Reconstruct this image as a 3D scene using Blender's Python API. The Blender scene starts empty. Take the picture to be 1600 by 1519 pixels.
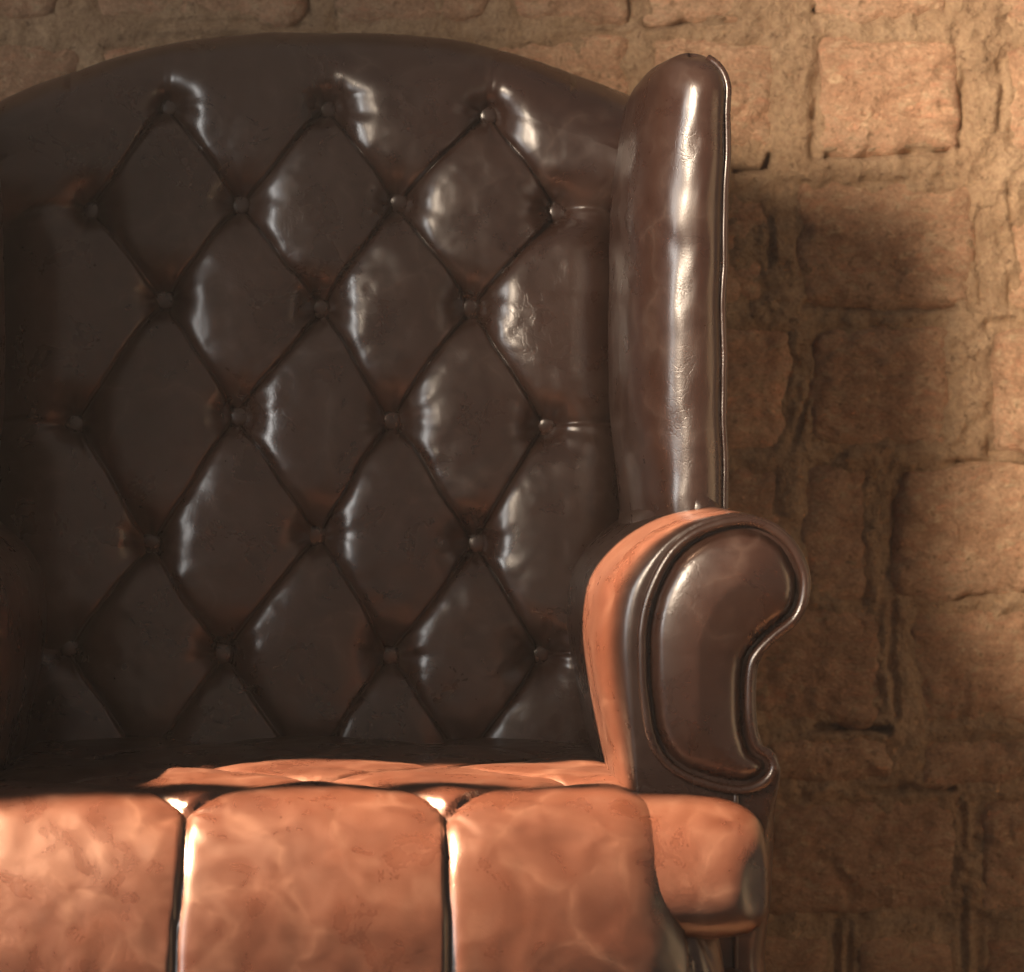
import bpy, bmesh, math, random
import numpy as np
from mathutils import Vector, Matrix
from mathutils.geometry import delaunay_2d_cdt

R = math.radians
scene = bpy.context.scene
COL = scene.collection

# ------------------------------------------------------------------ camera
D, F, PX0, PY0 = 3.4, 5440.0, 543.0, 660.0      # distance to the chair back, focal length in photo pixels, principal point
CX, CZ = 0.027, 0.81
cam_d = bpy.data.cameras.new('camera')
cam = bpy.data.objects.new('camera', cam_d)
COL.objects.link(cam)
cam.location = (CX, -D, CZ)
cam.rotation_euler = (R(90), 0, 0)
cam_d.sensor_width = 36
cam_d.sensor_fit = 'HORIZONTAL'
cam_d.lens = 36 * F / 1600
cam_d.shift_x = (800 - PX0) / 1600
cam_d.shift_y = -(759.5 - PY0) / 1600
cam_d.clip_end = 200
cam_d.dof.use_dof = True
cam_d.dof.focus_distance = D - 0.20
cam_d.dof.aperture_fstop = 7.1
scene.camera = cam

# ------------------------------------------------------------------ light
world = bpy.data.worlds.new('World')
scene.world = world
world.use_nodes = True
wb = world.node_tree.nodes['Background']
wb.inputs[0].default_value = (1.0, 0.82, 0.70, 1)
wb.inputs[1].default_value = 0.17

def aim(o, tgt):
    o.rotation_euler = (Vector(tgt) - Vector(o.location)).to_track_quat('-Z', 'Y').to_euler()

def area(name, loc, tgt, sx, sy, power, col, spread=180):
    l = bpy.data.lights.new(name, 'AREA')
    l.shape = 'RECTANGLE'; l.size = sx; l.size_y = sy
    l.energy = power; l.color = col; l.spread = R(spread)
    o = bpy.data.objects.new(name, l); COL.objects.link(o)
    o.location = loc; aim(o, tgt)
    return o

def spot(name, loc, tgt, power, col, size, blend, radius):
    l = bpy.data.lights.new(name, 'SPOT')
    l.energy = power; l.color = col; l.spot_size = R(size); l.spot_blend = blend
    l.shadow_soft_size = radius
    o = bpy.data.objects.new(name, l); COL.objects.link(o)
    o.location = loc; aim(o, tgt)
    return o

# daylight of a tall window at the left
area('window_light', (-2.08, -1.95, 1.30), (0.05, 0, 0.9), 0.42, 1.15, 25, (1.0, 0.98, 0.95))
# two beams of sun, one through each pane of that window (the bar between them leaves the dark stripe on the seat)
SUN_EL, SUN_AZ = R(50), R(3)
sdir = Vector((math.cos(SUN_EL) * math.cos(SUN_AZ), math.cos(SUN_EL) * math.sin(SUN_AZ), -math.sin(SUN_EL)))
def sunbeam(name, tgt, wy, wz, irr):
    dist = 1.7
    o = area(name, Vector(tgt) - sdir * dist, tgt, wy, wz, irr, (1.0, 0.57, 0.33), 1.2)
    z = -sdir                                    # lamp looks along -Z
    y = Vector((0, 0, 1)); y = (y - z * y.dot(z)).normalized()
    x = y.cross(z)
    o.rotation_euler = Matrix((x, y, z)).transposed().to_euler()
    return o
# the lit sides of the bar's shadow pass through x 0.25 at the given y
def beam_centre(y_edge, wid, side, up):
    c = Vector((0.25, y_edge, 0.55)); across = Vector((-math.sin(SUN_AZ), math.cos(SUN_AZ), 0))
    return c + across * (side * wid / 2) + Vector((math.sin(SUN_EL), 0, math.cos(SUN_EL))) * up
sunbeam('sun_beam_rear', beam_centre(-0.412, 0.18, 1, -0.065), 0.18, 0.53, 7.0)
sunbeam('sun_beam_front', beam_centre(-0.464, 0.40, -1, -0.20), 0.40, 0.90, 24.0)
# warm lamp that washes the brick wall
spot('wall_lamp', (-0.80, -2.3, 1.62), (1.667, 0.30, 1.12), 1080, (1.0, 0.80, 0.60), 38, 0.45, 0.38)
# warm fill added low at the right: lifts the shaded wall, gilds right-facing edges
area('warm_fill_light', (2.1, -0.95, 0.72), (0.55, 0.25, 0.66), 0.8, 1.1, 5.5, (1.0, 0.64, 0.33))

scene.view_settings.view_transform = 'Standard'
scene.view_settings.look = 'None'
scene.view_settings.exposure = 0.0
scene.view_settings.gamma = 1.0
scene.render.engine = 'CYCLES'
scene.cycles.use_denoising = True
scene.cycles.use_adaptive_sampling = True
scene.cycles.adaptive_threshold = 0.02
scene.cycles.max_bounces = 6
scene.cycles.sample_clamp_indirect = 6

# ------------------------------------------------------------------ helpers
def P(px, py, y):
    """photo pixel on the plane y = const -> world point"""
    d = D + y
    return np.array([CX + (px - PX0) / F * d, y, CZ - (py - PY0) / F * d])

def _hash(ix, iy, seed):
    n = (ix.astype(np.int64) * 374761393 + iy.astype(np.int64) * 668265263 + seed * 974634777) & 0xffffffff
    n = ((n ^ (n >> 13)) * 1274126177) & 0xffffffff
    n = n ^ (n >> 16)
    return (n & 0xffffff) / float(0xffffff)

def vnoise(x, y, seed=0):
    x = np.asarray(x, float); y = np.asarray(y, float)
    ix = np.floor(x); iy = np.floor(y)
    fx = x - ix; fy = y - iy
    fx = fx * fx * fx * (fx * (fx * 6 - 15) + 10); fy = fy * fy * fy * (fy * (fy * 6 - 15) + 10)
    a = _hash(ix, iy, seed); b = _hash(ix + 1, iy, seed); c = _hash(ix, iy + 1, seed); d = _hash(ix + 1, iy + 1, seed)
    return (a + (b - a) * fx) * (1 - fy) + (c + (d - c) * fx) * fy - 0.5

def fbm(x, y, scale, octv=4, seed=0, gain=0.5):
    s = 0; a = 1.0; f = scale
    for k in range(octv):
        s = s + a * vnoise(x * f + 17.3 * k, y * f - 9.1 * k, seed + k)
        a *= gain; f *= 2.03
    return s

def catmull(pts, n, closed=True):
    pts = np.asarray(pts, float); m = len(pts)
    out = []
    segs = m if closed else m - 1
    def g(i): return pts[i % m] if closed else pts[min(max(i, 0), m - 1)]
    for i in range(segs):
        p0, p1, p2, p3 = g(i - 1), g(i), g(i + 1), g(i + 2)
        for k in range(n):
            t = k / n
            out.append(0.5 * ((2 * p1) + (p2 - p0) * t + (2 * p0 - 5 * p1 + 4 * p2 - p3) * t * t + (3 * p1 - p0 - 3 * p2 + p3) * t ** 3))
    if not closed: out.append(pts[-1])
    return np.array(out)

def resample(pts, step, closed=True):
    p = np.asarray(pts, float)
    if closed: p = np.vstack([p, p[:1]])
    d = np.r_[0, np.cumsum(np.linalg.norm(np.diff(p, axis=0), axis=1))]
    n = max(8, int(d[-1] / step))
    t = np.linspace(0, d[-1], n, endpoint=not closed)
    return np.stack([np.interp(t, d, p[:, k]) for k in range(p.shape[1])], 1)

def mesh_obj(name, verts, faces, mat, parent=None, smooth=True, fixn=True):
    me = bpy.data.meshes.new(name)
    me.from_pydata([tuple(map(float, v)) for v in verts], [], [tuple(int(i) for i in f) for f in faces])
    if fixn:
        bm = bmesh.new(); bm.from_mesh(me)
        bmesh.ops.remove_doubles(bm, verts=bm.verts, dist=2e-5)
        bmesh.ops.recalc_face_normals(bm, faces=bm.faces)
        bm.to_mesh(me); bm.free()
    if smooth: me.polygons.foreach_set('use_smooth', [True] * len(me.polygons))
    me.materials.append(mat)
    me.update()
    o = bpy.data.objects.new(name, me); COL.objects.link(o)
    if parent is not None: o.parent = parent
    return o

def grid_faces(n, m, wrap=False, base=0):
    """faces of an n x m vertex grid (row major); wrap closes the m direction"""
    f = []
    mm = m if wrap else m - 1
    for i in range(n - 1):
        for j in range(mm):
            a = base + i * m + j; b = base + i * m + (j + 1) % m
            f.append((a, b, b + m, a + m))
    return f

def tube(path, r, closed=True, sides=10, taper=None):
    p = np.asarray(path, float); n = len(p)
    if closed: t = np.roll(p, -1, 0) - np.roll(p, 1, 0)
    else: t = np.gradient(p, axis=0)
    t /= np.linalg.norm(t, axis=1)[:, None] + 1e-12
    up = np.array([0.13, -1.0, 0.21])
    V = []
    for i in range(n):
        a = np.cross(t[i], up); a /= np.linalg.norm(a) + 1e-9
        b = np.cross(t[i], a)
        rr = r if taper is None else r * taper[i]
        for k in range(sides):
            w = 2 * math.pi * k / sides
            V.append(p[i] + rr * (math.cos(w) * a + math.sin(w) * b))
    Fs = grid_faces(n, sides, True)
    if closed:
        for k in range(sides):
            Fs.append(((n - 1) * sides + k, (n - 1) * sides + (k + 1) % sides, (k + 1) % sides, k))
    else:
        Fs.append(tuple(range(sides))); Fs.append(tuple((n - 1) * sides + k for k in range(sides)))
    return V, Fs

def poly_dist(q, poly):
    a = poly; b = np.roll(poly, -1, 0); best = np.full(len(q), 9.0)
    for i in range(len(a)):
        ab = b[i] - a[i]; L = ab.dot(ab) + 1e-12
        t = np.clip(((q - a[i]) @ ab) / L, 0, 1)
        best = np.minimum(best, np.linalg.norm(q - a[i] - t[:, None] * ab, axis=1))
    return best

def inside(q, poly):
    x, y = q[:, 0], q[:, 1]; r = np.zeros(len(q), bool); j = len(poly) - 1
    for i in range(len(poly)):
        xi, yi = poly[i]; xj, yj = poly[j]
        c = ((yi > y) != (yj > y)) & (x < (xj - xi) * (y - yi) / (yj - yi + 1e-15) + xi)
        r ^= c; j = i
    return r

def pillow(poly, spacing, prof, relax=6, keep=False):
    """triangulated sheet inside a 2-D outline, raised by prof(distance to edge)"""
    if not keep: poly = resample(poly, spacing)
    lo, hi = poly.min(0), poly.max(0)
    gx, gy = np.meshgrid(np.arange(lo[0], hi[0], spacing), np.arange(lo[1], hi[1], spacing))
    gx[1::2] += spacing / 2
    q = np.stack([gx.ravel(), gy.ravel()], 1)
    q = q[inside(q, poly)]
    q = q[poly_dist(q, poly) > spacing * 0.6]
    allp = np.vstack([poly, q]); n = len(poly)
    r = delaunay_2d_cdt([Vector(p) for p in allp], [(i, (i + 1) % n) for i in range(n)], [], 1, 1e-6)
    v = np.array([(p.x, p.y) for p in r[0]])
    h = prof(poly_dist(v, poly))
    edge = poly_dist(v, poly) < 1e-5
    nb = [set() for _ in v]
    for f in r[2]:
        for k in range(len(f)):
            nb[f[k]].add(f[k - 1]); nb[f[k - 1]].add(f[k])
    for _ in range(relax):
        h2 = np.array([h[list(s)].mean() if s else h[i] for i, s in enumerate(nb)])
        h = np.where(edge, h, 0.4 * h + 0.6 * h2)
    return v, h, [tuple(f) for f in r[2]]

def normals_of(Pg):
    du = np.gradient(Pg, axis=1); dv = np.gradient(Pg, axis=0)
    n = np.cross(du, dv)
    return n / (np.linalg.norm(n, axis=2)[..., None] + 1e-12)

def tuft_height(X, S, pts, segs, pit, pit_r, crease, crease_w, broad, broad_w, pucker=0.0009):
    """depth below the crown of a buttoned surface; segs are (p, q, fade at q, strength, share of the broad dip)"""
    shp = X.shape; q = np.stack([X.ravel(), S.ravel()], 1)
    wob = np.stack([fbm(q[:, 0], q[:, 1], 14, 2, 5), fbm(q[:, 0], q[:, 1], 14, 2, 9)], 1) * 0.006
    qw = q + wob
    db = np.full(len(q), 9.0); puck = np.zeros(len(q))
    for k, p in enumerate(pts):
        d = np.linalg.norm(q - p, axis=1)
        db = np.minimum(db, d)
        an = np.arctan2(q[:, 1] - p[1], q[:, 0] - p[0])
        g = np.sin(an * 6 + k * 2.1 + 1.3 * np.sin(an * 2 + k)) + 0.6 * np.sin(an * 11 + k * 4.7)
        puck += g * np.exp(-(d / 0.032) ** 2) * np.clip(d / 0.012, 0, 1)
    C = np.zeros(len(q)); B = np.zeros(len(q))
    for k, (a, b, fade, st, br) in enumerate(segs):
        a = np.asarray(a); b = np.asarray(b); ab = b - a; L = math.sqrt(ab.dot(ab))
        t = np.clip(((qw - a) @ ab) / (L * L), 0, 1)
        rel = qw - a - t[:, None] * ab
        d = np.linalg.norm(rel, axis=1)
        sgn = np.tanh((ab[0] * rel[:, 1] - ab[1] * rel[:, 0]) / L / 0.001)
        mid = 1 - np.abs(2 * t - 1)
        amp = st * (1 - fade * t) * (1.15 - 0.42 * mid)
        w = crease_w * (1 + 0.58 * sgn * (-1 if ab[1] > 0.01 else 1))    # the fold lies to one side
        C += (amp * np.exp(-d / w)) ** 4
        B += (br * (1 - fade * t) * np.exp(-(d / broad_w) ** 1.6)) ** 3
    C = C ** 0.25; B = np.tanh(B ** (1 / 3.0))
    dep = pit * np.exp(-(db / pit_r) ** 1.35) + crease * C + broad * B + pucker * puck
    return dep.reshape(shp)

# ------------------------------------------------------------------ materials
class NT:
    def __init__(s, name):
        s.m = bpy.data.materials.new(name); s.m.use_nodes = True
        s.t = s.m.node_tree; s.n = s.t.nodes; s.b = s.n['Principled BSDF']
        s.tc = s.n.new('ShaderNodeTexCoord')
    def link(s, a, b): s.t.links.new(a, b)
    def node(s, kind, **kw):
        n = s.n.new(kind)
        for k, v in kw.items(): setattr(n, k, v)
        return n
    def mapping(s, scale=(1, 1, 1), src=None):
        m = s.node('ShaderNodeMapping'); m.inputs['Scale'].default_value = scale
        s.link(src if src is not None else s.tc.outputs['Object'], m.inputs['Vector']); return m.outputs[0]
    def noise(s, scale, detail=4, rough=0.55, vec=None, dist=0.0):
        n = s.node('ShaderNodeTexNoise'); n.inputs['Scale'].default_value = scale
        n.inputs['Detail'].default_value = detail; n.inputs['Roughness'].default_value = rough
        n.inputs['Distortion'].default_value = dist
        s.link(vec if vec is not None else s.tc.outputs['Object'], n.inputs['Vector']); return n.outputs[0]
    def voro(s, scale, feature='F1', vec=None):
        n = s.node('ShaderNodeTexVoronoi', feature=feature); n.inputs['Scale'].default_value = scale
        s.link(vec if vec is not None else s.tc.outputs['Object'], n.inputs['Vector']); return n.outputs['Distance']
    def ramp(s, fac, stops):
        n = s.node('ShaderNodeValToRGB'); e = n.color_ramp.elements
        while len(e) < len(stops): e.new(0.5)
        for k, (p, c) in enumerate(stops):
            e[k].position = p; e[k].color = c if len(c) == 4 else (*c, 1)
        s.link(fac, n.inputs[0]); return n.outputs[0]
    def mix(s, fac, a, b, blend='MIX'):
        n = s.node('ShaderNodeMix', data_type='RGBA', blend_type=blend)
        for sock, v in ((n.inputs[0], fac), (n.inputs[6], a), (n.inputs[7], b)):
            if hasattr(v, 'links'): s.link(v, sock)
            elif isinstance(v, (int, float)): sock.default_value = v
            else: sock.default_value = (*v, 1) if len(v) == 3 else v
        return n.outputs[2]
    def math(s, op, a, b=0.0):
        n = s.node('ShaderNodeMath', operation=op)
        for sock, v in ((n.inputs[0], a), (n.inputs[1], b)):
            if hasattr(v, 'links'): s.link(v, sock)
            else: sock.default_value = v
        return n.outputs[0]
    def bump(s, h, dist, strength=1.0, nrm=None):
        n = s.node('ShaderNodeBump'); n.inputs['Distance'].default_value = dist
        n.inputs['Strength'].default_value = strength; s.link(h, n.inputs['Height'])
        if nrm is not None: s.link(nrm, n.inputs['Normal'])
        return n.outputs[0]
    def warp(s, amt, scale):
        n = s.node('ShaderNodeTexNoise'); n.inputs['Scale'].default_value = scale; n.inputs['Detail'].default_value = 3
        s.link(s.tc.outputs['Object'], n.inputs['Vector'])
        v = s.node('ShaderNodeVectorMath', operation='MULTIPLY_ADD')
        v.inputs[1].default_value = (amt,) * 3
        s.link(n.outputs[1], v.inputs[0]); s.link(s.tc.outputs['Object'], v.inputs[2]); return v.outputs[0]

def leather(name):
    t = NT(name)
    w = t.warp(0.09, 13)
    big = t.noise(9, 3, 0.6, w)
    base = t.ramp(big, [(0.25, (0.0284, 0.0121, 0.0080)), (0.52, (0.0386, 0.0165, 0.0106)), (0.80, (0.0510, 0.0222, 0.0139))])
    # pale veins and patches of worn pull-up leather
    vein = t.voro(13, 'DISTANCE_TO_EDGE', w)
    veinf = t.ramp(vein, [(0.0, (0.9, 0.9, 0.9)), (0.035, (0.45,) * 3), (0.16, (0, 0, 0))])
    wear = t.noise(17, 4, 0.68, w)
    patch = t.ramp(wear, [(0.42, (0, 0, 0)), (0.68, (1, 1, 1))])
    vf = t.math('MULTIPLY', veinf, patch)
    base = t.mix(t.math('MULTIPLY', vf, 0.80), base, (0.0875, 0.0569, 0.0437))
    pale = t.ramp(t.noise(34, 4, 0.7, w), [(0.40, (0, 0, 0)), (0.85, (1, 1, 1))])
    base = t.mix(t.math('MULTIPLY', pale, 0.55), base, (0.0612, 0.0313, 0.0219))
    t.link(base, t.b.inputs['Base Color'])
    # gloss: polished with scuffed areas
    t.link(t.ramp(wear, [(0.3, (0.24,) * 3), (0.75, (0.37,) * 3)]), t.b.inputs['Roughness'])
    t.b.inputs['Specular IOR Level'].default_value = 0.80
    # relief: soft unevenness and hair creases
    cr = t.voro(85, 'DISTANCE_TO_EDGE', t.warp(0.03, 60))
    crf = t.ramp(cr, [(0.0, (0, 0, 0)), (0.07, (1, 1, 1))])
    mask = t.ramp(big, [(0.47, (0, 0, 0)), (0.62, (1, 1, 1))])
    n1 = t.bump(t.mix(mask, (1, 1, 1), crf), 0.00020, 0.32)
    n2 = t.bump(t.noise(45, 2, 0.5), 0.0010, 0.10, n1)
    n3 = t.bump(t.noise(520, 1, 0.5), 0.00025, 0.22, n2)
    t.link(n3, t.b.inputs['Normal'])
    return t.m

def brick_mat():
    t = NT('old_brick')
    oi = t.node('ShaderNodeObjectInfo')
    w = t.warp(0.03, 20)
    st = t.mapping((1, 1, 2.0), w)
    base = t.ramp(t.noise(15, 5, 0.66, w), [(0.28, (0.458, 0.271, 0.169)), (0.48, (0.627, 0.395, 0.258)), (0.72, (0.764, 0.518, 0.356))])
    f1 = t.noise(34, 5, 0.75, t.mapping((1, 1, 3.2), w))
    red = t.ramp(f1, [(0.50, (0, 0, 0)), (0.70, (1, 1, 1))])
    base = t.mix(t.math('MULTIPLY', red, 0.65), base, (0.678, 0.329, 0.205))
    lime = t.ramp(t.noise(62, 4, 0.72, st), [(0.52, (0, 0, 0)), (0.70, (1, 1, 1))])
    base = t.mix(t.math('MULTIPLY', lime, 0.55), base, (0.800, 0.662, 0.449))
    tone = t.ramp(oi.outputs['Random'], [(0.0, (0.80, 0.75, 0.70)), (0.5, (0.95, 0.93, 0.88)), (1.0, (1.06, 1.0, 0.94))])
    base = t.mix(1.0, base, tone, 'MULTIPLY')
    spk = t.ramp(t.noise(110, 2, 0.6), [(0.31, (1, 1, 1)), (0.39, (0, 0, 0))])
    base = t.mix(t.math('MULTIPLY', spk, 0.6), base, (0.306, 0.178, 0.093))
    base = t.mix(1.0, base, t.ramp(t.noise(230, 3, 0.7), [(0.3, (0.78, 0.75, 0.72)), (0.55, (1.0, 1.0, 1.0)), (0.72, (1.18, 1.16, 1.12))]), 'MULTIPLY')
    t.link(base, t.b.inputs['Base Color'])
    t.b.inputs['Roughness'].default_value = 0.85
    t.b.inputs['Specular IOR Level'].default_value = 0.25
    t.link(t.bump(t.noise(80, 5, 0.82, st), 0.012, 0.9), t.b.inputs['Normal'])
    return t.m

def mortar_mat():
    t = NT('lime_mortar')
    base = t.ramp(t.noise(12, 5, 0.65, t.warp(0.04, 14)), [(0.28, (0.309, 0.196, 0.114)), (0.5, (0.427, 0.288, 0.174)), (0.74, (0.519, 0.367, 0.235))])
    spk = t.ramp(t.noise(85, 3, 0.65), [(0.32, (1, 1, 1)), (0.40, (0, 0, 0))])
    base = t.mix(t.math('MULTIPLY', spk, 0.65), base, (0.174, 0.107, 0.062))
    base = t.mix(1.0, base, t.ramp(t.noise(200, 3, 0.7), [(0.3, (0.74, 0.672, 0.66)), (0.55, (1.0, 1.0, 1.0)), (0.72, (1.16, 1.14, 1.10))]), 'MULTIPLY')
    t.link(base, t.b.inputs['Base Color'])
    t.b.inputs['Roughness'].default_value = 0.9
    t.b.inputs['Specular IOR Level'].default_value = 0.2
    t.link(t.bump(t.noise(50, 6, 0.78), 0.014, 0.9), t.b.inputs['Normal'])
    return t.m

def simple(name, c, rough):
    t = NT(name)
    t.link(t.ramp(t.noise(20, 5, 0.6, t.mapping((1, 8, 1))), [(0.3, tuple(v * 0.7 for v in c)), (0.7, c)]), t.b.inputs['Base Color'])
    t.b.inputs['Roughness'].default_value = rough
    return t.m

LEATHER = leather('brown_leather')
BRICK = brick_mat()
MORTAR = mortar_mat()
WOOD = simple('dark_wood', (0.06, 0.03, 0.018), 0.35)
FLOOR = simple('floor_boards', (0.16, 0.10, 0.06), 0.5)

# ------------------------------------------------------------------ setting: floor and brick wall
YW = 0.30                                              # mortar plane
fl = mesh_obj('floor', [(-3, -4.2, 0), (3, -4.2, 0), (3, YW + 0.05, 0), (-3, YW + 0.05, 0)], [(0, 1, 2, 3)], FLOOR, smooth=False)
fl['kind'] = 'structure'

def W(px, py):
    p = P(px, py, YW); return p[0], p[2]

# bricks read from the photograph (pixel boxes), row by row; the rows go on beyond the frame
ROWS = [
    (-330, -150, []), (-150, 34, [(150, 480), (530, 770), (800, 985), (1012, 1158), (1268, 1485), (1560, 1790)]),
    (62, 240, [(-60, 130), (160, 420), (450, 700), (740, 990), (1020, 1212), (1277, 1502), (1572, 1790)]),
    (292, 476, [(990, 1196), (1254, 1526), (1584, 1800)]),
    (512, 704, [(960, 1236), (1268, 1482), (1548, 1790)]),
    (733, 937, [(950, 1222), (1254, 1352), (1398, 1690)]),
    (952, 1136, [(900, 1085), (1122, 1380), (1424, 1640)]),
    (1150, 1226, [(940, 1170), (1192, 1392), (1440, 1640)]),
    (1246, 1432, [(880, 1150), (1186, 1500), (1532, 1800)]),
    (1456, 1640, [(1010, 1300), (1330, 1500), (1530, 1760)]),
    (1668, 1850, []),
]
XL, XR = -1.05, 1.45
rng = random.Random(4)
boxes = []
for (t0, t1, given) in ROWS:
    h = (t1 - t0)
    lst = list(given)
    x = lst[0][0] if lst else 700 + rng.uniform(-100, 100)
    pxl = PX0 + (XL - CX) * F / (D + YW); pxr = PX0 + (XR - CX) * F / (D + YW)
    while x > pxl:
        w = rng.uniform(210, 300); g = rng.uniform(32, 55)
        lst.insert(0, (x - g - w, x - g)); x = x - g - w
    x = max(b for _, b in lst)
    while x < pxr:
        w = rng.uniform(210, 300); g = rng.uniform(32, 55)
        lst.append((x + g, x + g + w)); x = x + g + w
    for (a, b) in lst:
        j = [rng.uniform(-4, 4) for _ in range(2)]
        boxes.append((a - 5, b + 5, t0 + j[0] - 5, t1 + j[1] + 5))

def brect(b):
    x0, z1 = W(b[0], b[2]); x1, z0 = W(b[1], b[3]); return x0, x1, z0, z1

# mortar sheet with relief
xs = np.r_[np.arange(XL - 0.45, -0.55, 0.02), np.arange(-0.55, 0.40, 0.006), np.arange(0.40, 0.80, 0.0026), np.arange(0.80, XR + 0.5, 0.012)]
zs = np.r_[np.arange(-0.02, 0.28, 0.02), np.arange(0.28, 1.30, 0.0032), np.arange(1.30, 1.75, 0.02)]
GX, GZ = np.meshgrid(xs, zs)
MY = 0.007 * fbm(GX, GZ, 7, 3, 21) + 0.007 * fbm(GX, GZ, 26, 4, 31) + 0.006 * fbm(GX, GZ, 80, 3, 41)
crackn = fbm(GX, GZ, 13, 3, 55)
trench = np.zeros_like(GX)
wx = GX + 0.010 * fbm(GX, GZ, 18, 3, 61); wz = GZ + 0.010 * fbm(GX, GZ, 18, 3, 63)
for b in boxes:
    x0, x1, z0, z1 = brect(b)
    sel = (GX > x0 - 0.04) & (GX < x1 + 0.04) & (GZ > z0 - 0.04) & (GZ < z1 + 0.04)
    if not sel.any(): continue
    cx, cz, hx, hz = (x0 + x1) / 2, (z0 + z1) / 2, (x1 - x0) / 2, (z1 - z0) / 2
    dx = np.abs(wx[sel] - cx) - hx; dz = np.abs(wz[sel] - cz) - hz
    sd = np.where((dx > 0) & (dz > 0), np.hypot(dx, dz), np.maximum(dx, dz))
    rim = np.exp(-(sd / 0.0045) ** 2) * np.clip((crackn[sel] - 0.06) * 5, 0, 1) * 0.009
    under = np.clip(-sd / 0.012, 0, 1) * 0.006
    tr = np.zeros_like(GX); tr[sel] = rim + under
    trench = np.maximum(trench, tr)
def slot(p0, p1, depth, wid):
    global trench
    a = np.array(W(*p0)); b = np.array(W(*p1)); ab = b - a
    t = np.clip(((GX - a[0]) * ab[0] + (GZ - a[1]) * ab[1]) / ab.dot(ab), 0, 1)
    d = np.hypot(GX + 0.004 * fbm(GX, GZ, 40, 2, 71) - a[0] - t * ab[0], GZ + 0.004 * fbm(GX, GZ, 40, 2, 73) - a[1] - t * ab[1])
    trench = np.maximum(trench, depth * np.clip(1.6 - d / wid, 0, 1))
slot((1278, 1139), (1386, 1141), 0.030, 0.0034)
slot((1290, 243), (1480, 233), 0.022, 0.0030)
slot((1150, 268), (1200, 262), 0.02, 0.0028)
slot((1196, 262), (1206, 238), 0.02, 0.0028)
slot((1180, 290), (1175, 340), 0.007, 0.0040)
slot((1172, 345), (1186, 405), 0.007, 0.0036)
slot((1395, 945), (1392, 1010), 0.007, 0.0036)
slot((1392, 1010), (1400, 1120), 0.007, 0.0036)
slot((1260, 475), (1490, 482), 0.014, 0.0040)
slot((1500, 725), (1600, 730), 0.018, 0.0030)
slot((1578, 290), (1592, 400), 0.007, 0.0036)
slot((1355, 1236), (1490, 1234), 0.014, 0.0036)
slot((1010, 36), (1152, 30), 0.02, 0.0030)
slot((1275, 16), (1330, 6), 0.02, 0.0030)
slot((1560, 690), (1600, 700), 0.02, 0.0030)
slot((1270, 600), (1240, 690), 0.007, 0.0036)
slot((1395, 760), (1398, 870), 0.007, 0.0040)
MY = YW + MY + trench
n_, m_ = GX.shape
V = np.stack([GX, MY, GZ], 2).reshape(-1, 3)
wall = mesh_obj('wall', V, grid_faces(n_, m_), MORTAR, fixn=False)
wall['kind'] = 'structure'
# solid body behind the relief sheet
bv = [(x, y, z) for x in (XL - 0.45, XR + 0.48) for y in (YW + 0.06, YW + 0.25) for z in (0.0, 1.74)]
mesh_obj('wall_core', bv, [(0, 1, 3, 2), (4, 6, 7, 5), (0, 4, 5, 1), (2, 3, 7, 6), (0, 2, 6, 4), (1, 5, 7, 3)], MORTAR, wall, smooth=False)

def make_brick(b, k):
    x0, x1, z0, z1 = brect(b)
    vis = x1 > 0.38 and x0 < 0.82 or z1 > 1.15
    st = 0.0045 if vis and z1 > 0.3 else 0.012
    nx = max(6, int((x1 - x0) / st)); nz = max(6, int((z1 - z0) / st))
    u = np.linspace(-1, 1, nx); v = np.linspace(-1, 1, nz)
    U, Vv = np.meshgrid(u, v)
    hx, hz = (x1 - x0) / 2, (z1 - z0) / 2
    cx, cz = (x0 + x1) / 2, (z0 + z1) / 2
    X = U * hx * (1 - 0.07 * np.abs(Vv) ** 6); Z = Vv * hz * (1 - 0.09 * np.abs(U) ** 6)
    de = np.minimum((1 - np.abs(U)) * hx, (1 - np.abs(Vv)) * hz)
    AX, AZ = X + cx, Z + cz
    X = X + 0.014 * fbm(AX, AZ, 17, 4, 81 + k); Z = Z + 0.014 * fbm(AX, AZ, 17, 4, 181 + k)
    r = random.Random(k); out = r.uniform(0.000, 0.006)
    if b[0] == 1543: out = 0.016
    if b[0] in (1272, 1393): out = 0.009
    hh = -0.014 + (0.014 + out) * (1 - np.exp(-de / 0.009)) + 0.005 * fbm(AX, AZ, 22, 4, 300 + k) + 0.0065 * fbm(AX, AZ, 70, 3, 400 + k) + r.uniform(-.02, .02) * X + r.uniform(-.03, .03) * Z
    hh[0, :] = hh[-1, :] = -0.02; hh[:, 0] = hh[:, -1] = -0.02
    vv = np.stack([X, -hh, Z], 2).reshape(-1, 3)
    o = mesh_obj('brick', vv, grid_faces(nz, nx), BRICK, wall, fixn=False)
    o.location = (cx, YW, cz)
for k, b in enumerate(boxes): make_brick(b, k)

# ------------------------------------------------------------------ the armchair
chair = bpy.data.objects.new('armchair', None)
COL.objects.link(chair)
chair['label'] = 'dark brown leather wingback armchair with a button tufted back, standing before the brick wall'
chair['category'] = 'armchair'

ZS = 0.482                                           # crown of the seat

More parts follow.
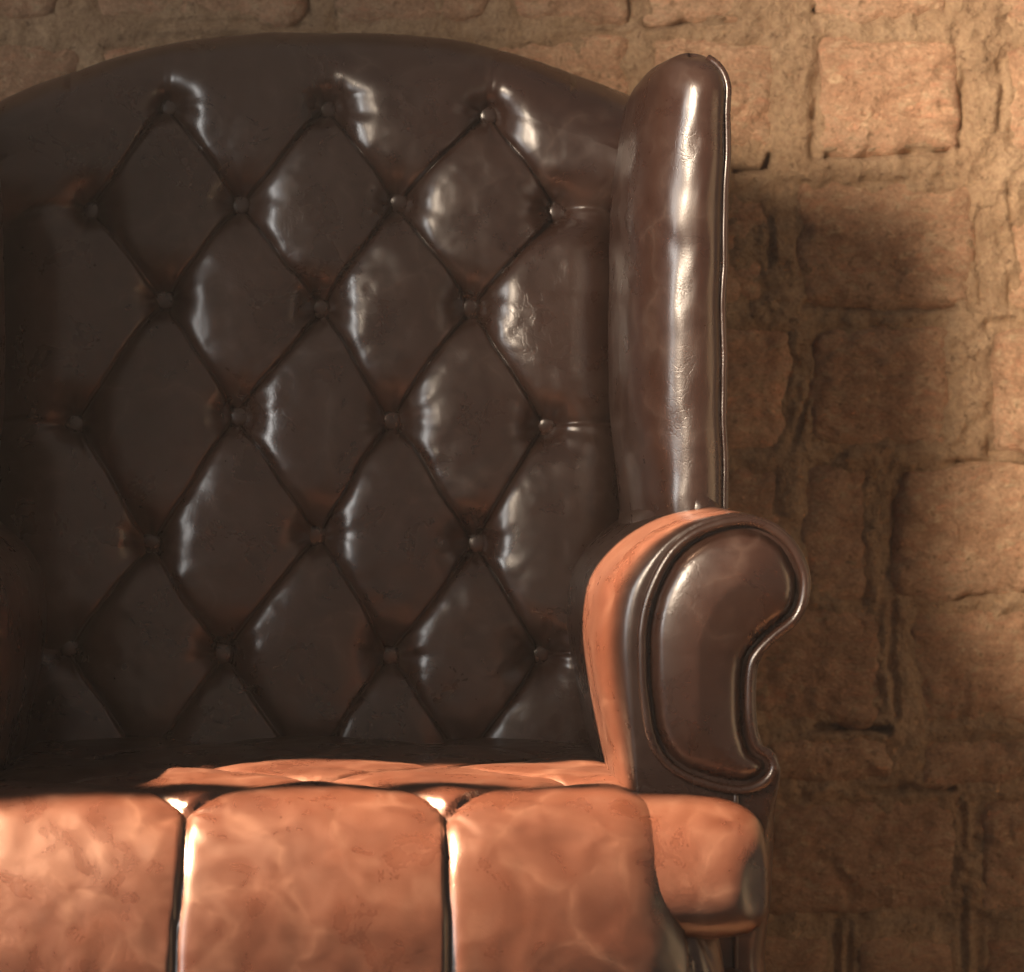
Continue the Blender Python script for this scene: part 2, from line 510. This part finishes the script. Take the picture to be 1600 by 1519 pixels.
# ---- backrest
def yback(z): return 0.012 + 0.10 * (z - ZS)
def ztop(x): return 1.187 - 0.074 * np.abs(x / 0.308) ** 2.6
BPX = [[(262, 165), (515, 170), (762, 178)],
       [(140, 328), (375, 320), (622, 318), (870, 330)],
       [(258, 468), (500, 484), (737, 482)],
       [(115, 662), (372, 650), (612, 657), (853, 668)],
       [(235, 850), (495, 838), (742, 848)],
       [(110, 1015), (348, 1022), (612, 1025), (845, 1025)],
       [(228, 1200), (478, 1208), (730, 1200)]]
def bpos(px, py):
    y = 0.02
    for _ in range(4):
        p = P(px, py, y); y = yback(p[2])
    return np.array([p[0], p[2]])
BR = [[bpos(*q) for q in row] for row in BPX]
segs = []
for r in range(len(BR) - 1):
    for a in BR[r]:
        for b in BR[r + 1]:
            if abs(a[0] - b[0]) < 0.115: segs.append((a, b, 0.0, 1.0, 1.0))
for r in (1, 3, 5):
    for a, sx in ((BR[r][0], -1), (BR[r][-1], 1)):
        segs.append((a, np.array([sx * 0.288, a[1] + 0.004]), 0.45, 0.9, 0.6))
for a in BR[0]: segs.append((a, a + np.array([0.002, 0.042]), 0.97, 0.32, 0.15))
bpts = [b for row in BR for b in row]

XS0, XE = 0.245, 0.292
xin = np.linspace(-XS0, XS0, 420)
th = np.linspace(0, math.pi / 2, 16)[1:]
xpos = np.r_[xin, XS0 + (XE - XS0) * np.sin(th), [XE] * 3]
yadd = np.r_[np.zeros(420), 0.085 * (1 - np.cos(th)), [0.095, 0.105, 0.115]]
xg = np.r_[-xpos[420:][::-1], xpos]; xg = np.where(xg < -XS0, -XS0 + (xg + XS0) * 1.5, xg); ya = np.r_[yadd[420:][::-1], yadd]
RZ, RY = 0.050, 0.062
nz0 = 540
rows = []
tq = np.linspace(0, 1, nz0)
tha = np.linspace(0, math.pi * 0.98, 34)[1:]
X2 = np.tile(xg, (nz0 + len(tha), 1)); Y2 = np.zeros_like(X2); Z2 = np.zeros_like(X2)
zt = ztop(xg)
for i in range(nz0):
    z = 0.40 + tq[i] * (zt - RZ - 0.40)
    Z2[i] = z; Y2[i] = yback(z)
for i, a in enumerate(tha):
    Z2[nz0 + i] = zt - RZ + RZ * math.sin(a)
    Y2[nz0 + i] = yback(zt - RZ) + RY * (1 - math.cos(a))
sidefade = np.ones_like(Y2)
near = np.clip((zt[None, :] - Z2 - 0.055) / 0.075, 0.0, 1); near = near * near * (3 - 2 * near)
near[nz0:] = 0
Y2 = Y2 + ya[None, :] * near
X2 = X2 + np.sign(X2) * np.clip((np.abs(X2) - XS0) / (XE - XS0), 0, 1) * 0.016 * (1 - near)
dep = tuft_height(X2, Z2, bpts, segs, 0.033, 0.0190, 0.0105, 0.0032, 0.0042, 0.017)
fade = np.r_[np.ones(nz0), np.clip(1 - tha / 1.2, 0, 1)][:, None]
dep = dep * fade
bul = 0.028 - dep + 0.0022 * fbm(X2, Z2, 22, 3, 12)
PB = np.stack([X2, Y2, Z2], 2)
NB = normals_of(PB)
NB = np.where((NB[..., 1] > 0)[..., None] & (np.arange(len(NB)) < nz0)[:, None, None], -NB, NB)
if NB[10, 150, 1] > 0: NB = -NB
bk = np.r_[np.ones(nz0), np.clip(1 - tha / math.pi, 0.0, 1)][:, None]
PB2 = PB + NB * (bul * (0.25 + 0.75 * bk))[..., None]
back = mesh_obj('backrest', PB2.reshape(-1, 3), grid_faces(*X2.shape), LEATHER, chair, fixn=False)
# upholstered rear of the back
ox = np.linspace(-0.31, 0.31, 41)
otl = [(x, ztop(x) - 0.02) for x in ox] + [(0.31, 0.24), (-0.31, 0.24)]
def prism(poly, y0, y1):
    n = len(poly)
    v = [(x, y0, z) for x, z in poly] + [(x, y1, z) for x, z in poly]
    f = [tuple(range(n)), tuple(range(n, 2 * n))] + [(i, (i + 1) % n, n + (i + 1) % n, n + i) for i in range(n)]
    return v, f
mesh_obj('rear_panel', *prism(otl, 0.125, 0.175), LEATHER, chair, smooth=False)

# buttons: low domes with a rim
def button_mesh():
    pr = [(0.0, 0.0040), (0.004, 0.0038), (0.0078, 0.0031), (0.0102, 0.0018), (0.0112, 0.0), (0.0102, -0.003), (0.007, -0.007)]
    v = [(0, -pr[0][1], 0)]; f = []
    nseg = 20
    for r, h in pr[1:]:
        for k in range(nseg):
            w = 2 * math.pi * k / nseg; v.append((r * math.cos(w), -h, r * math.sin(w)))
    for k in range(nseg): f.append((0, 1 + k, 1 + (k + 1) % nseg))
    for i in range(len(pr) - 2):
        for k in range(nseg):
            a = 1 + i * nseg + k; b = 1 + i * nseg + (k + 1) % nseg
            f.append((a, b, b + nseg, a + nseg))
    return v, f
b0 = None
for row in BR[:6]:
    for p in row:
        y = yback(p[1]) - 0.028 + 0.033 + 0.0105 + 0.003 - 0.0130
        if b0 is None:
            b0 = mesh_obj('button', *button_mesh(), LEATHER, back); o = b0
        else:
            o = b0.copy(); COL.objects.link(o)
        o.parent = back
        o.location = (p[0], y, p[1]); o.rotation_euler = (R(-8), rng.uniform(0, 6), R(rng.uniform(-8, 8)))

# ---- wings (right one from the photograph, the left one its mirror image)
def mirror(v): return [(-p[0] - 0.026, p[1], p[2]) for p in v]

wing_ctrl = [(0.318, 0.090), (0.296, 0.050), (0.2865, 0.005), (0.2860, -0.050), (0.2890, -0.105), (0.2975, -0.150), (0.3120, -0.180),
             (0.3310, -0.1985), (0.3510, -0.206), (0.3670, -0.2015), (0.3755, -0.1890), (0.3790, -0.170), (0.3800, -0.10), (0.378, 0.0), (0.372, 0.09), (0.345, 0.115)]
prof = catmull(wing_ctrl, 6)
npf = len(prof)
cen = np.array([0.338, -0.02])
def wing_top(x, y):
    # the ridge rises from the back corner to the nose of the wing
    return np.interp(y, [-0.21, -0.165, -0.11, -0.04, 0.0, 0.1], [1.1485, 1.1535, 1.1505, 1.140, 1.130, 1.12])
zb = 0.66
rings = []
wt = wing_top(prof[:, 0], prof[:, 1])
RT = 0.036
nv = 70
for i in range(nv):
    t = i / (nv - 1)
    z = zb + t * (wt - RT - zb)
    # slim towards the arm: the inner face steps outwards a little near the bottom
    k = np.clip((0.86 - z) / 0.16, 0, 1) ** 1.5
    x = prof[:, 0] + 0.013 * k * np.clip((0.345 - prof[:, 0]) / 0.05, 0, 1)
    x = x + 0.013 * np.clip((z - 1.02) / 0.10, 0, 1) ** 1.5 * np.clip((0.345 - prof[:, 0]) / 0.05, 0, 1)
    x = x - 0.007 * (1 - t) * np.exp(-((prof[:, 0] - 0.333) / 0.022) ** 2) * (prof[:, 1] < -0.1)
    x = x - 0.0045 * math.sin(t * math.pi) + 0.0006 * math.sin(t * 31)
    y = prof[:, 1] + 0.006 * np.sin((z - 0.7) * 9) * np.clip(-prof[:, 1] / 0.2, 0, 1)
    bulge = 0.004 * math.sin(t * math.pi)
    y = y - bulge * np.clip(-prof[:, 1] / 0.1, 0, 1)
    wr = 0.0012 * fbm(prof[:, 0] * 3 + prof[:, 1] * 2, z, 30, 2, 77)
    rings.append(np.stack([x + wr, y + wr, z], 1))
for a in np.linspace(0, math.pi / 2, 14)[1:]:
    ins = (1 - math.cos(a))
    vec = prof - cen
    L = np.linalg.norm(vec, axis=1)[:, None]
    # inset by RT towards the middle line of the wing
    midy = np.clip(prof[:, 1], -0.165, 0.07)
    midx = np.interp(midy, [-0.165, -0.1, -0.04, 0.0, 0.08], [0.345, 0.330, 0.317, 0.312, 0.325])
    tgt = np.stack([midx, midy], 1)
    p1 = rings[nv - 1][:, :2]
    q = p1 + (tgt - p1) * ins
    z = wt - RT + RT * math.sin(a)
    y = q[:, 1]
    rings.append(np.stack([q[:, 0], y, z], 1))
WV = np.array(rings)
nr = len(rings)
wf = grid_faces(nr, npf, True)
wf.append(tuple((nr - 1) * npf + k for k in range(npf)))
wf.append(tuple(range(npf)))
wverts = WV.reshape(-1, 3)
i_pipe = int(np.argmin(np.linalg.norm(prof - np.array([0.3765, -0.185]), axis=1)))
pp = WV[4:, i_pipe, :]
pp = pp + np.array([0.0012, -0.0012, 0])
i_end = len(pp) - 4
pp = resample(pp[:i_end], 0.006, False)
for sx in (1, -1):
    w = mesh_obj('wing', wverts if sx > 0 else mirror(wverts), wf, LEATHER, chair)
    tv, tf = tube(pp, 0.0036, False)
    mesh_obj('piping', tv if sx > 0 else mirror(tv), tf, LEATHER, w)

# ---- arms
full_px = [(985, 1600), (975, 1400), (968, 1290), (958, 1220), (943, 1150), (927, 1065), (919, 985), (929, 915), (960, 868), (1005, 832),
           (1055, 809), (1105, 799), (1155, 800), (1205, 816), (1240, 845), (1262, 890), (1263, 930), (1245, 970), (1208, 1000), (1186, 1028),
           (1179, 1060), (1179, 1120), (1190, 1165), (1212, 1188), (1216, 1220), (1214, 1300), (1210, 1400), (1200, 1490), (1192, 1600)]
front_px = [(1012, 1600), (1005, 1400), (1000, 1300), (998, 1232), (994, 1150), (990, 1065), (990, 990), (1001, 928), (1020, 884), (1047, 848),
            (1084, 821), (1124, 806), (1165, 804), (1208, 816), (1241, 845), (1262, 887), (1263, 930), (1247, 971), (1210, 1002), (1188, 1029),
            (1181, 1060), (1181, 1120), (1191, 1163), (1213, 1188), (1216, 1216), (1184, 1300), (1176, 1400), (1166, 1490), (1160, 1600)]
YF = -0.425
full = np.array([P(px, py, -0.30 if i <= 11 else -0.385)[[0, 2]] for i, (px, py) in enumerate(full_px)])
front = np.array([P(px, py, YF)[[0, 2]] for px, py in front_px])
full = catmull(full, 6); front = catmull(front, 6)
na = len(full)
ring = []
for y in np.linspace(0.10, -0.34, 12): ring.append(np.stack([full[:, 0], np.full(na, y), full[:, 1]], 1))
for a in np.linspace(0, math.pi / 2, 18):
    k = 1 - math.cos(a); q = full + (front - full) * k
    ring.append(np.stack([q[:, 0], np.full(na, -0.345 + (YF + 0.345) * math.sin(a)), q[:, 1]], 1))
AV = np.array(ring).reshape(-1, 3); na_r = len(ring)
af = grid_faces(na_r, na, True) + [tuple(range(na))]
cv, chh, cf = pillow(front, 0.005, lambda d: 0.0025 * np.clip(d / 0.03, 0, 1), 10, True)
base = len(AV)
capv = np.stack([cv[:, 0], YF - chh, cv[:, 1]], 1)
AV = np.vstack([AV, capv])
af = af + [tuple(base + i for i in f) for f in cf]
bmw = None

pipe_px = [(1003, 1010), (1004, 1060), (1009, 1105), (1015, 1142), (1029, 1177), (1058, 1206), (1100, 1224), (1143, 1234), (1175, 1232), (1200, 1217), (1210, 1196),
           (1201, 1178), (1184, 1168), (1174, 1138), (1171, 1096), (1173, 1049), (1181, 1024), (1207, 996), (1241, 968), (1255, 939), (1258, 907), (1251, 880), (1234, 850),
           (1206, 827), (1175, 815), (1143, 815), (1108, 824), (1079, 838), (1051, 862), (1029, 897), (1012, 940), (1004, 982)]
pipe2 = np.array([P(px, py, YF - 0.006)[[0, 2]] for px, py in pipe_px])
pipe2 = resample(catmull(pipe2, 6), 0.004)
pipe3 = np.stack([pipe2[:, 0], np.full(len(pipe2), YF - 0.007), pipe2[:, 1]], 1)
# panel: inset outline
tg = np.roll(pipe2, -1, 0) - np.roll(pipe2, 1, 0); tg /= np.linalg.norm(tg, axis=1)[:, None]
nrm = np.stack([-tg[:, 1], tg[:, 0]], 1)
cw = np.sum(pipe2[:, 0] * np.roll(pipe2[:, 1], -1) - np.roll(pipe2[:, 0], -1) * pipe2[:, 1])
nrm *= 1 if cw > 0 else -1
pin = pipe2 + nrm * 0.0062
pin = resample(pin, 0.003)
pv, ph, pf = pillow(pin, 0.0032, lambda d: 0.013 * (1 - np.exp(-d / 0.0026)) + 0.013 * (1 - np.exp(-d / 0.028)), 2)
PV = np.stack([pv[:, 0], YF + 0.001 - ph, pv[:, 1]], 1)
# small gathers along the edge
PV[:, 1] += 0.0009 * np.sin(pv[:, 1] * 900) * np.exp(-poly_dist(pv, pin) / 0.006)
# vertical welt below the panel
weltp = catmull(np.array([P(1150, 1236, YF - 0.004), P(1150, 1275, YF - 0.006), P(1151, 1320, YF - 0.004), P(1150, 1400, YF - 0.002), P(1148, 1590, YF)]), 8, False)
# collar between the arm and the wing
colr = []
for k, z in enumerate(np.linspace(0.60, P(1060, 767, -0.2)[2], 12)):
    g = 1.0 + 0.015
    inn = np.clip((0.374 - prof[:, 0]) / 0.05, 0, 1)[:, None]
    e = (0.012 * (1 - (k / 11.0)) ** 0.8 + 0.0035) * inn
    vec = prof - cen; L = np.linalg.norm(vec, axis=1)[:, None]
    tgn = np.roll(prof, -1, 0) - np.roll(prof, 1, 0); tgn /= np.linalg.norm(tgn, axis=1)[:, None]
    nn = np.stack([tgn[:, 1], -tgn[:, 0]], 1)
    s = 1 if (nn[7 * 6] @ (prof[7 * 6] - cen)) > 0 else -1
    q = prof + s * nn * e + np.array([0.010, 0.0]) * inn
    colr.append(np.stack([q[:, 0], q[:, 1], z - 0.026 * np.clip((q[:, 0] - 0.336) / 0.045, -1, 1) ** 2], 1))
CV = np.array(colr); ncr = len(colr)
# turn the upper edge in
q = CV[-1].copy(); q[:, :2] = q[:, :2] + (np.stack([np.full(npf, 0.345), np.clip(q[:, 1], -0.16, 0.07)], 1) - q[:, :2]) * 0.12; q[:, 2] += 0.002
CV = np.vstack([CV, q[None]]); ncr += 1
cfz = grid_faces(ncr, npf, True)
for sx in (1, -1):
    mk = (lambda v: v) if sx > 0 else mirror
    arm = mesh_obj('arm', mk(AV), af, LEATHER, chair)
    mesh_obj('front_panel', mk(PV), pf, LEATHER, arm)
    tv, tf = tube(pipe3, 0.0043)
    mesh_obj('piping', mk(tv), tf, LEATHER, arm)
    tv, tf = tube(weltp, 0.0026, False)
    mesh_obj('welt', mk(tv), tf, LEATHER, arm)
    mesh_obj('collar', mk(CV.reshape(-1, 3)), cfz, LEATHER, arm)

# ---- seat cushion
XA, XB, ZB = 0.248, 0.332, 0.165                       # flat half width, half width, depth of the rounding
YA, YB = -0.455, -0.562
thx = np.linspace(0, math.pi / 2, 46)[1:]
xin = np.linspace(-XA, XA, 190)
xh = XA + (XB - XA) * np.sin(thx); xd = ZB * (1 - np.cos(thx))
xin = np.linspace(-0.262, XA, 190)
xs_ = np.r_[-(0.262 + (0.326 - 0.262) * np.sin(thx))[::-1], xin, xh]; xdrop = np.r_[xd[::-1], np.zeros(190), xd]
ux = np.r_[-(0.262 + thx * 0.10)[::-1], xin, XA + thx * 0.10]          # arc length like coordinate
ny = 150
yin = np.linspace(0.03, YA, ny)
thy = np.linspace(0, math.pi / 2, 70)[1:]
yf = np.r_[yin, YA + (YB - YA) * np.sin(thy)]; yd = np.r_[np.zeros(ny), 0.17 * (1 - np.cos(thy)) ** 0.92]
sarc = np.r_[0.03 - yin, 0]; s_ = [0.0]
for i in range(1, len(yf)): s_.append(s_[-1] + math.hypot(yf[i] - yf[i - 1], yd[i] - yd[i - 1]))
s_ = np.array(s_)
SX, SS = np.meshgrid(ux, s_)
XX = np.tile(xs_, (len(s_), 1)); YY = np.tile(yf[:, None], (1, len(ux)))
ZZ = ZS - np.hypot(0, 0) - np.tile(xdrop, (len(s_), 1)) - np.tile(yd[:, None], (1, len(ux)))
YY = YY + 0.020 * (np.abs(XX) / XB) ** 2.5 * np.clip((-YY - 0.2) / 0.3, 0, 1)
ZZ = ZZ + 0.006 * (1 - (XX / XB) ** 2)
ZZ = np.maximum(ZZ, ZS - 0.172 + 0.02 * (ZZ - ZS))
PS = np.stack([XX, YY, ZZ], 2)
NS = normals_of(PS)
if NS[40, 140, 2] < 0: NS = -NS
# tuft points
sA = float(np.interp(-(P(285, 1303, -0.51)[2] - ZS), np.maximum.accumulate(yd), s_))
sA = s_[ny - 1] + 0.036
gap = 0.118
rowsS = {0: (sA, (-0.11, 0.11)), 1: (sA - gap, (-0.22, 0.0, 0.22)), 2: (sA - 2 * gap, (-0.11, 0.11)), 3: (sA - 3 * gap, (-0.22, 0.0, 0.22)), 4: (sA - 4 * gap, (-0.11, 0.11))}
sp = []; sg = []
for r, (s, xs0) in rowsS.items():
    for x in xs0: sp.append(np.array([x, s]))
    if r + 1 in rowsS:
        s2, xs2 = rowsS[r + 1]
        for x in xs0:
            for x2 in xs2:
                if abs(x - x2) < 0.15: sg.append((np.array([x, s]), np.array([x2, s2]), 0.0, 1.0, 1.0))
send = s_[-1]
for x in (-0.11, 0.11): sg.append((np.array([x, sA]), np.array([x - 0.004, send + 0.02]), 0.0, 1.1, 0.30))
for sx in (-1, 1):
    if sx < 0: continue
    c = np.array([sx * 0.312, sA + 0.056]); sp.append(c)
    sg.append((c, np.array([sx * 0.365, send + 0.02]), 0.0, 0.9, 0.5))
    sg.append((c, np.array([sx * 0.332, send + 0.02]), 0.0, 0.8, 0.5))
dS = tuft_height(SX, SS, sp, sg, 0.004, 0.018, 0.0080, 0.0028, 0.0050, 0.027, 0.0006)
PS2 = PS + NS * (0.016 - dS + 0.003 * fbm(SX, SS, 16, 3, 91))[..., None]
seat = mesh_obj('seat_cushion', PS2.reshape(-1, 3), grid_faces(*SX.shape), LEATHER, chair, fixn=False)

# ears of the cushion that reach out in front of the arms
def ear(sx):
    c = np.array([0.300, -0.445, 0.436]); a = np.array([0.080, 0.066, 0.059])
    n1, n2 = 72, 48
    v = []
    e = 0.72
    f = lambda t, p: np.sign(t) * np.abs(t) ** p
    for i in range(n2):
        la = -math.pi / 2 + math.pi * i / (n2 - 1)
        for j in range(n1):
            lo = 2 * math.pi * j / n1
            rr = f(math.cos(la), 0.38); x = f(math.sin(la), 0.50); y = rr * f(math.cos(lo), 0.9); z = rr * f(math.sin(lo), 0.85)
            p = c + a * np.array([x, y, z])
            p[1] += (0.55 * (p[2] - c[2]) - 0.012) * (1 if y < 0 else 0) * min(1.0, abs(y) * 2)
            p[2] -= 0.010 * (x > 0) * x * x * (1 if z > 0 else 0) * z
            # pinch of the corner seam
            dpin = math.hypot((p[0] - 0.372) / 0.016, (p[2] - 0.425) / 0.030)
            p[1] += 0.010 * math.exp(-dpin * dpin) * (1 if y < 0 else 0)
            p = p + 0.002 * float(fbm(np.array(p[0]), np.array(p[2]), 24, 2, 99))
            v.append((sx * p[0], p[1], p[2]))
    return v, grid_faces(n2, n1, True)
for sx in (1, -1):
    mesh_obj('cushion_ear', *ear(sx), LEATHER, seat)
# ---- seat rail and legs
def rbox(x0, x1, y0, y1, z0, z1, bev=0.02):
    bm = bmesh.new(); bmesh.ops.create_cube(bm, size=1)
    for v in bm.verts: v.co = ((x0 + x1) / 2 + v.co.x * (x1 - x0), (y0 + y1) / 2 + v.co.y * (y1 - y0), (z0 + z1) / 2 + v.co.z * (z1 - z0))
    bmesh.ops.bevel(bm, geom=bm.edges[:], offset=bev, segments=5, affect='EDGES', profile=0.6)
    me = bpy.data.meshes.new('m'); bm.to_mesh(me); bm.free()
    v = [tuple(p.co) for p in me.vertices]; f = [tuple(p.vertices) for p in me.polygons]
    bpy.data.meshes.remove(me); return v, f
mesh_obj('seat_rail', *rbox(-0.372, 0.372, -0.455, 0.15, 0.16, 0.345, 0.025), LEATHER, chair)
def leg_mesh():
    pr = [(0.030, 0.17), (0.030, 0.13), (0.022, 0.115), (0.027, 0.10), (0.021, 0.06), (0.016, 0.02), (0.019, 0.008), (0.017, 0.0)]
    v = []
    for r, z in pr:
        for k in range(20): v.append((r * math.cos(k * math.pi / 10), r * math.sin(k * math.pi / 10), z))
    return v, grid_faces(len(pr), 20, True) + [tuple(range(20)), tuple(140 + k for k in range(20))]
l0 = mesh_obj('leg', *leg_mesh(), WOOD, chair)
for k, (x, y) in enumerate([(-0.32, -0.40), (0.32, -0.40), (-0.30, 0.10), (0.30, 0.10)]):
    o = l0 if k == 0 else l0.copy()
    if k: COL.objects.link(o); o.parent = chair
    o.location = (x, y, 0.0)

# ------------------------------------------------------------------ thin scattering volume added for a matte lift of the darks
hv, hf = rbox(-3.4, 3.4, -4.6, 0.9, -1.0, 2.2, 0.01)
hm = bpy.data.materials.new('black_lift_air'); hm.use_nodes = True
hn = hm.node_tree; hn.nodes.clear()
ho = hn.nodes.new('ShaderNodeOutputMaterial'); hp = hn.nodes.new('ShaderNodeVolumePrincipled')
hp.inputs['Color'].default_value = (0.82, 0.93, 1.0, 1); hp.inputs['Density'].default_value = 0.0045
hn.links.new(hp.outputs[0], ho.inputs['Volume'])
hz = mesh_obj('black_lift_haze', hv, hf, hm, smooth=False)
hz['kind'] = 'stuff'; hz['label'] = 'thin haze added to lift the blacks'
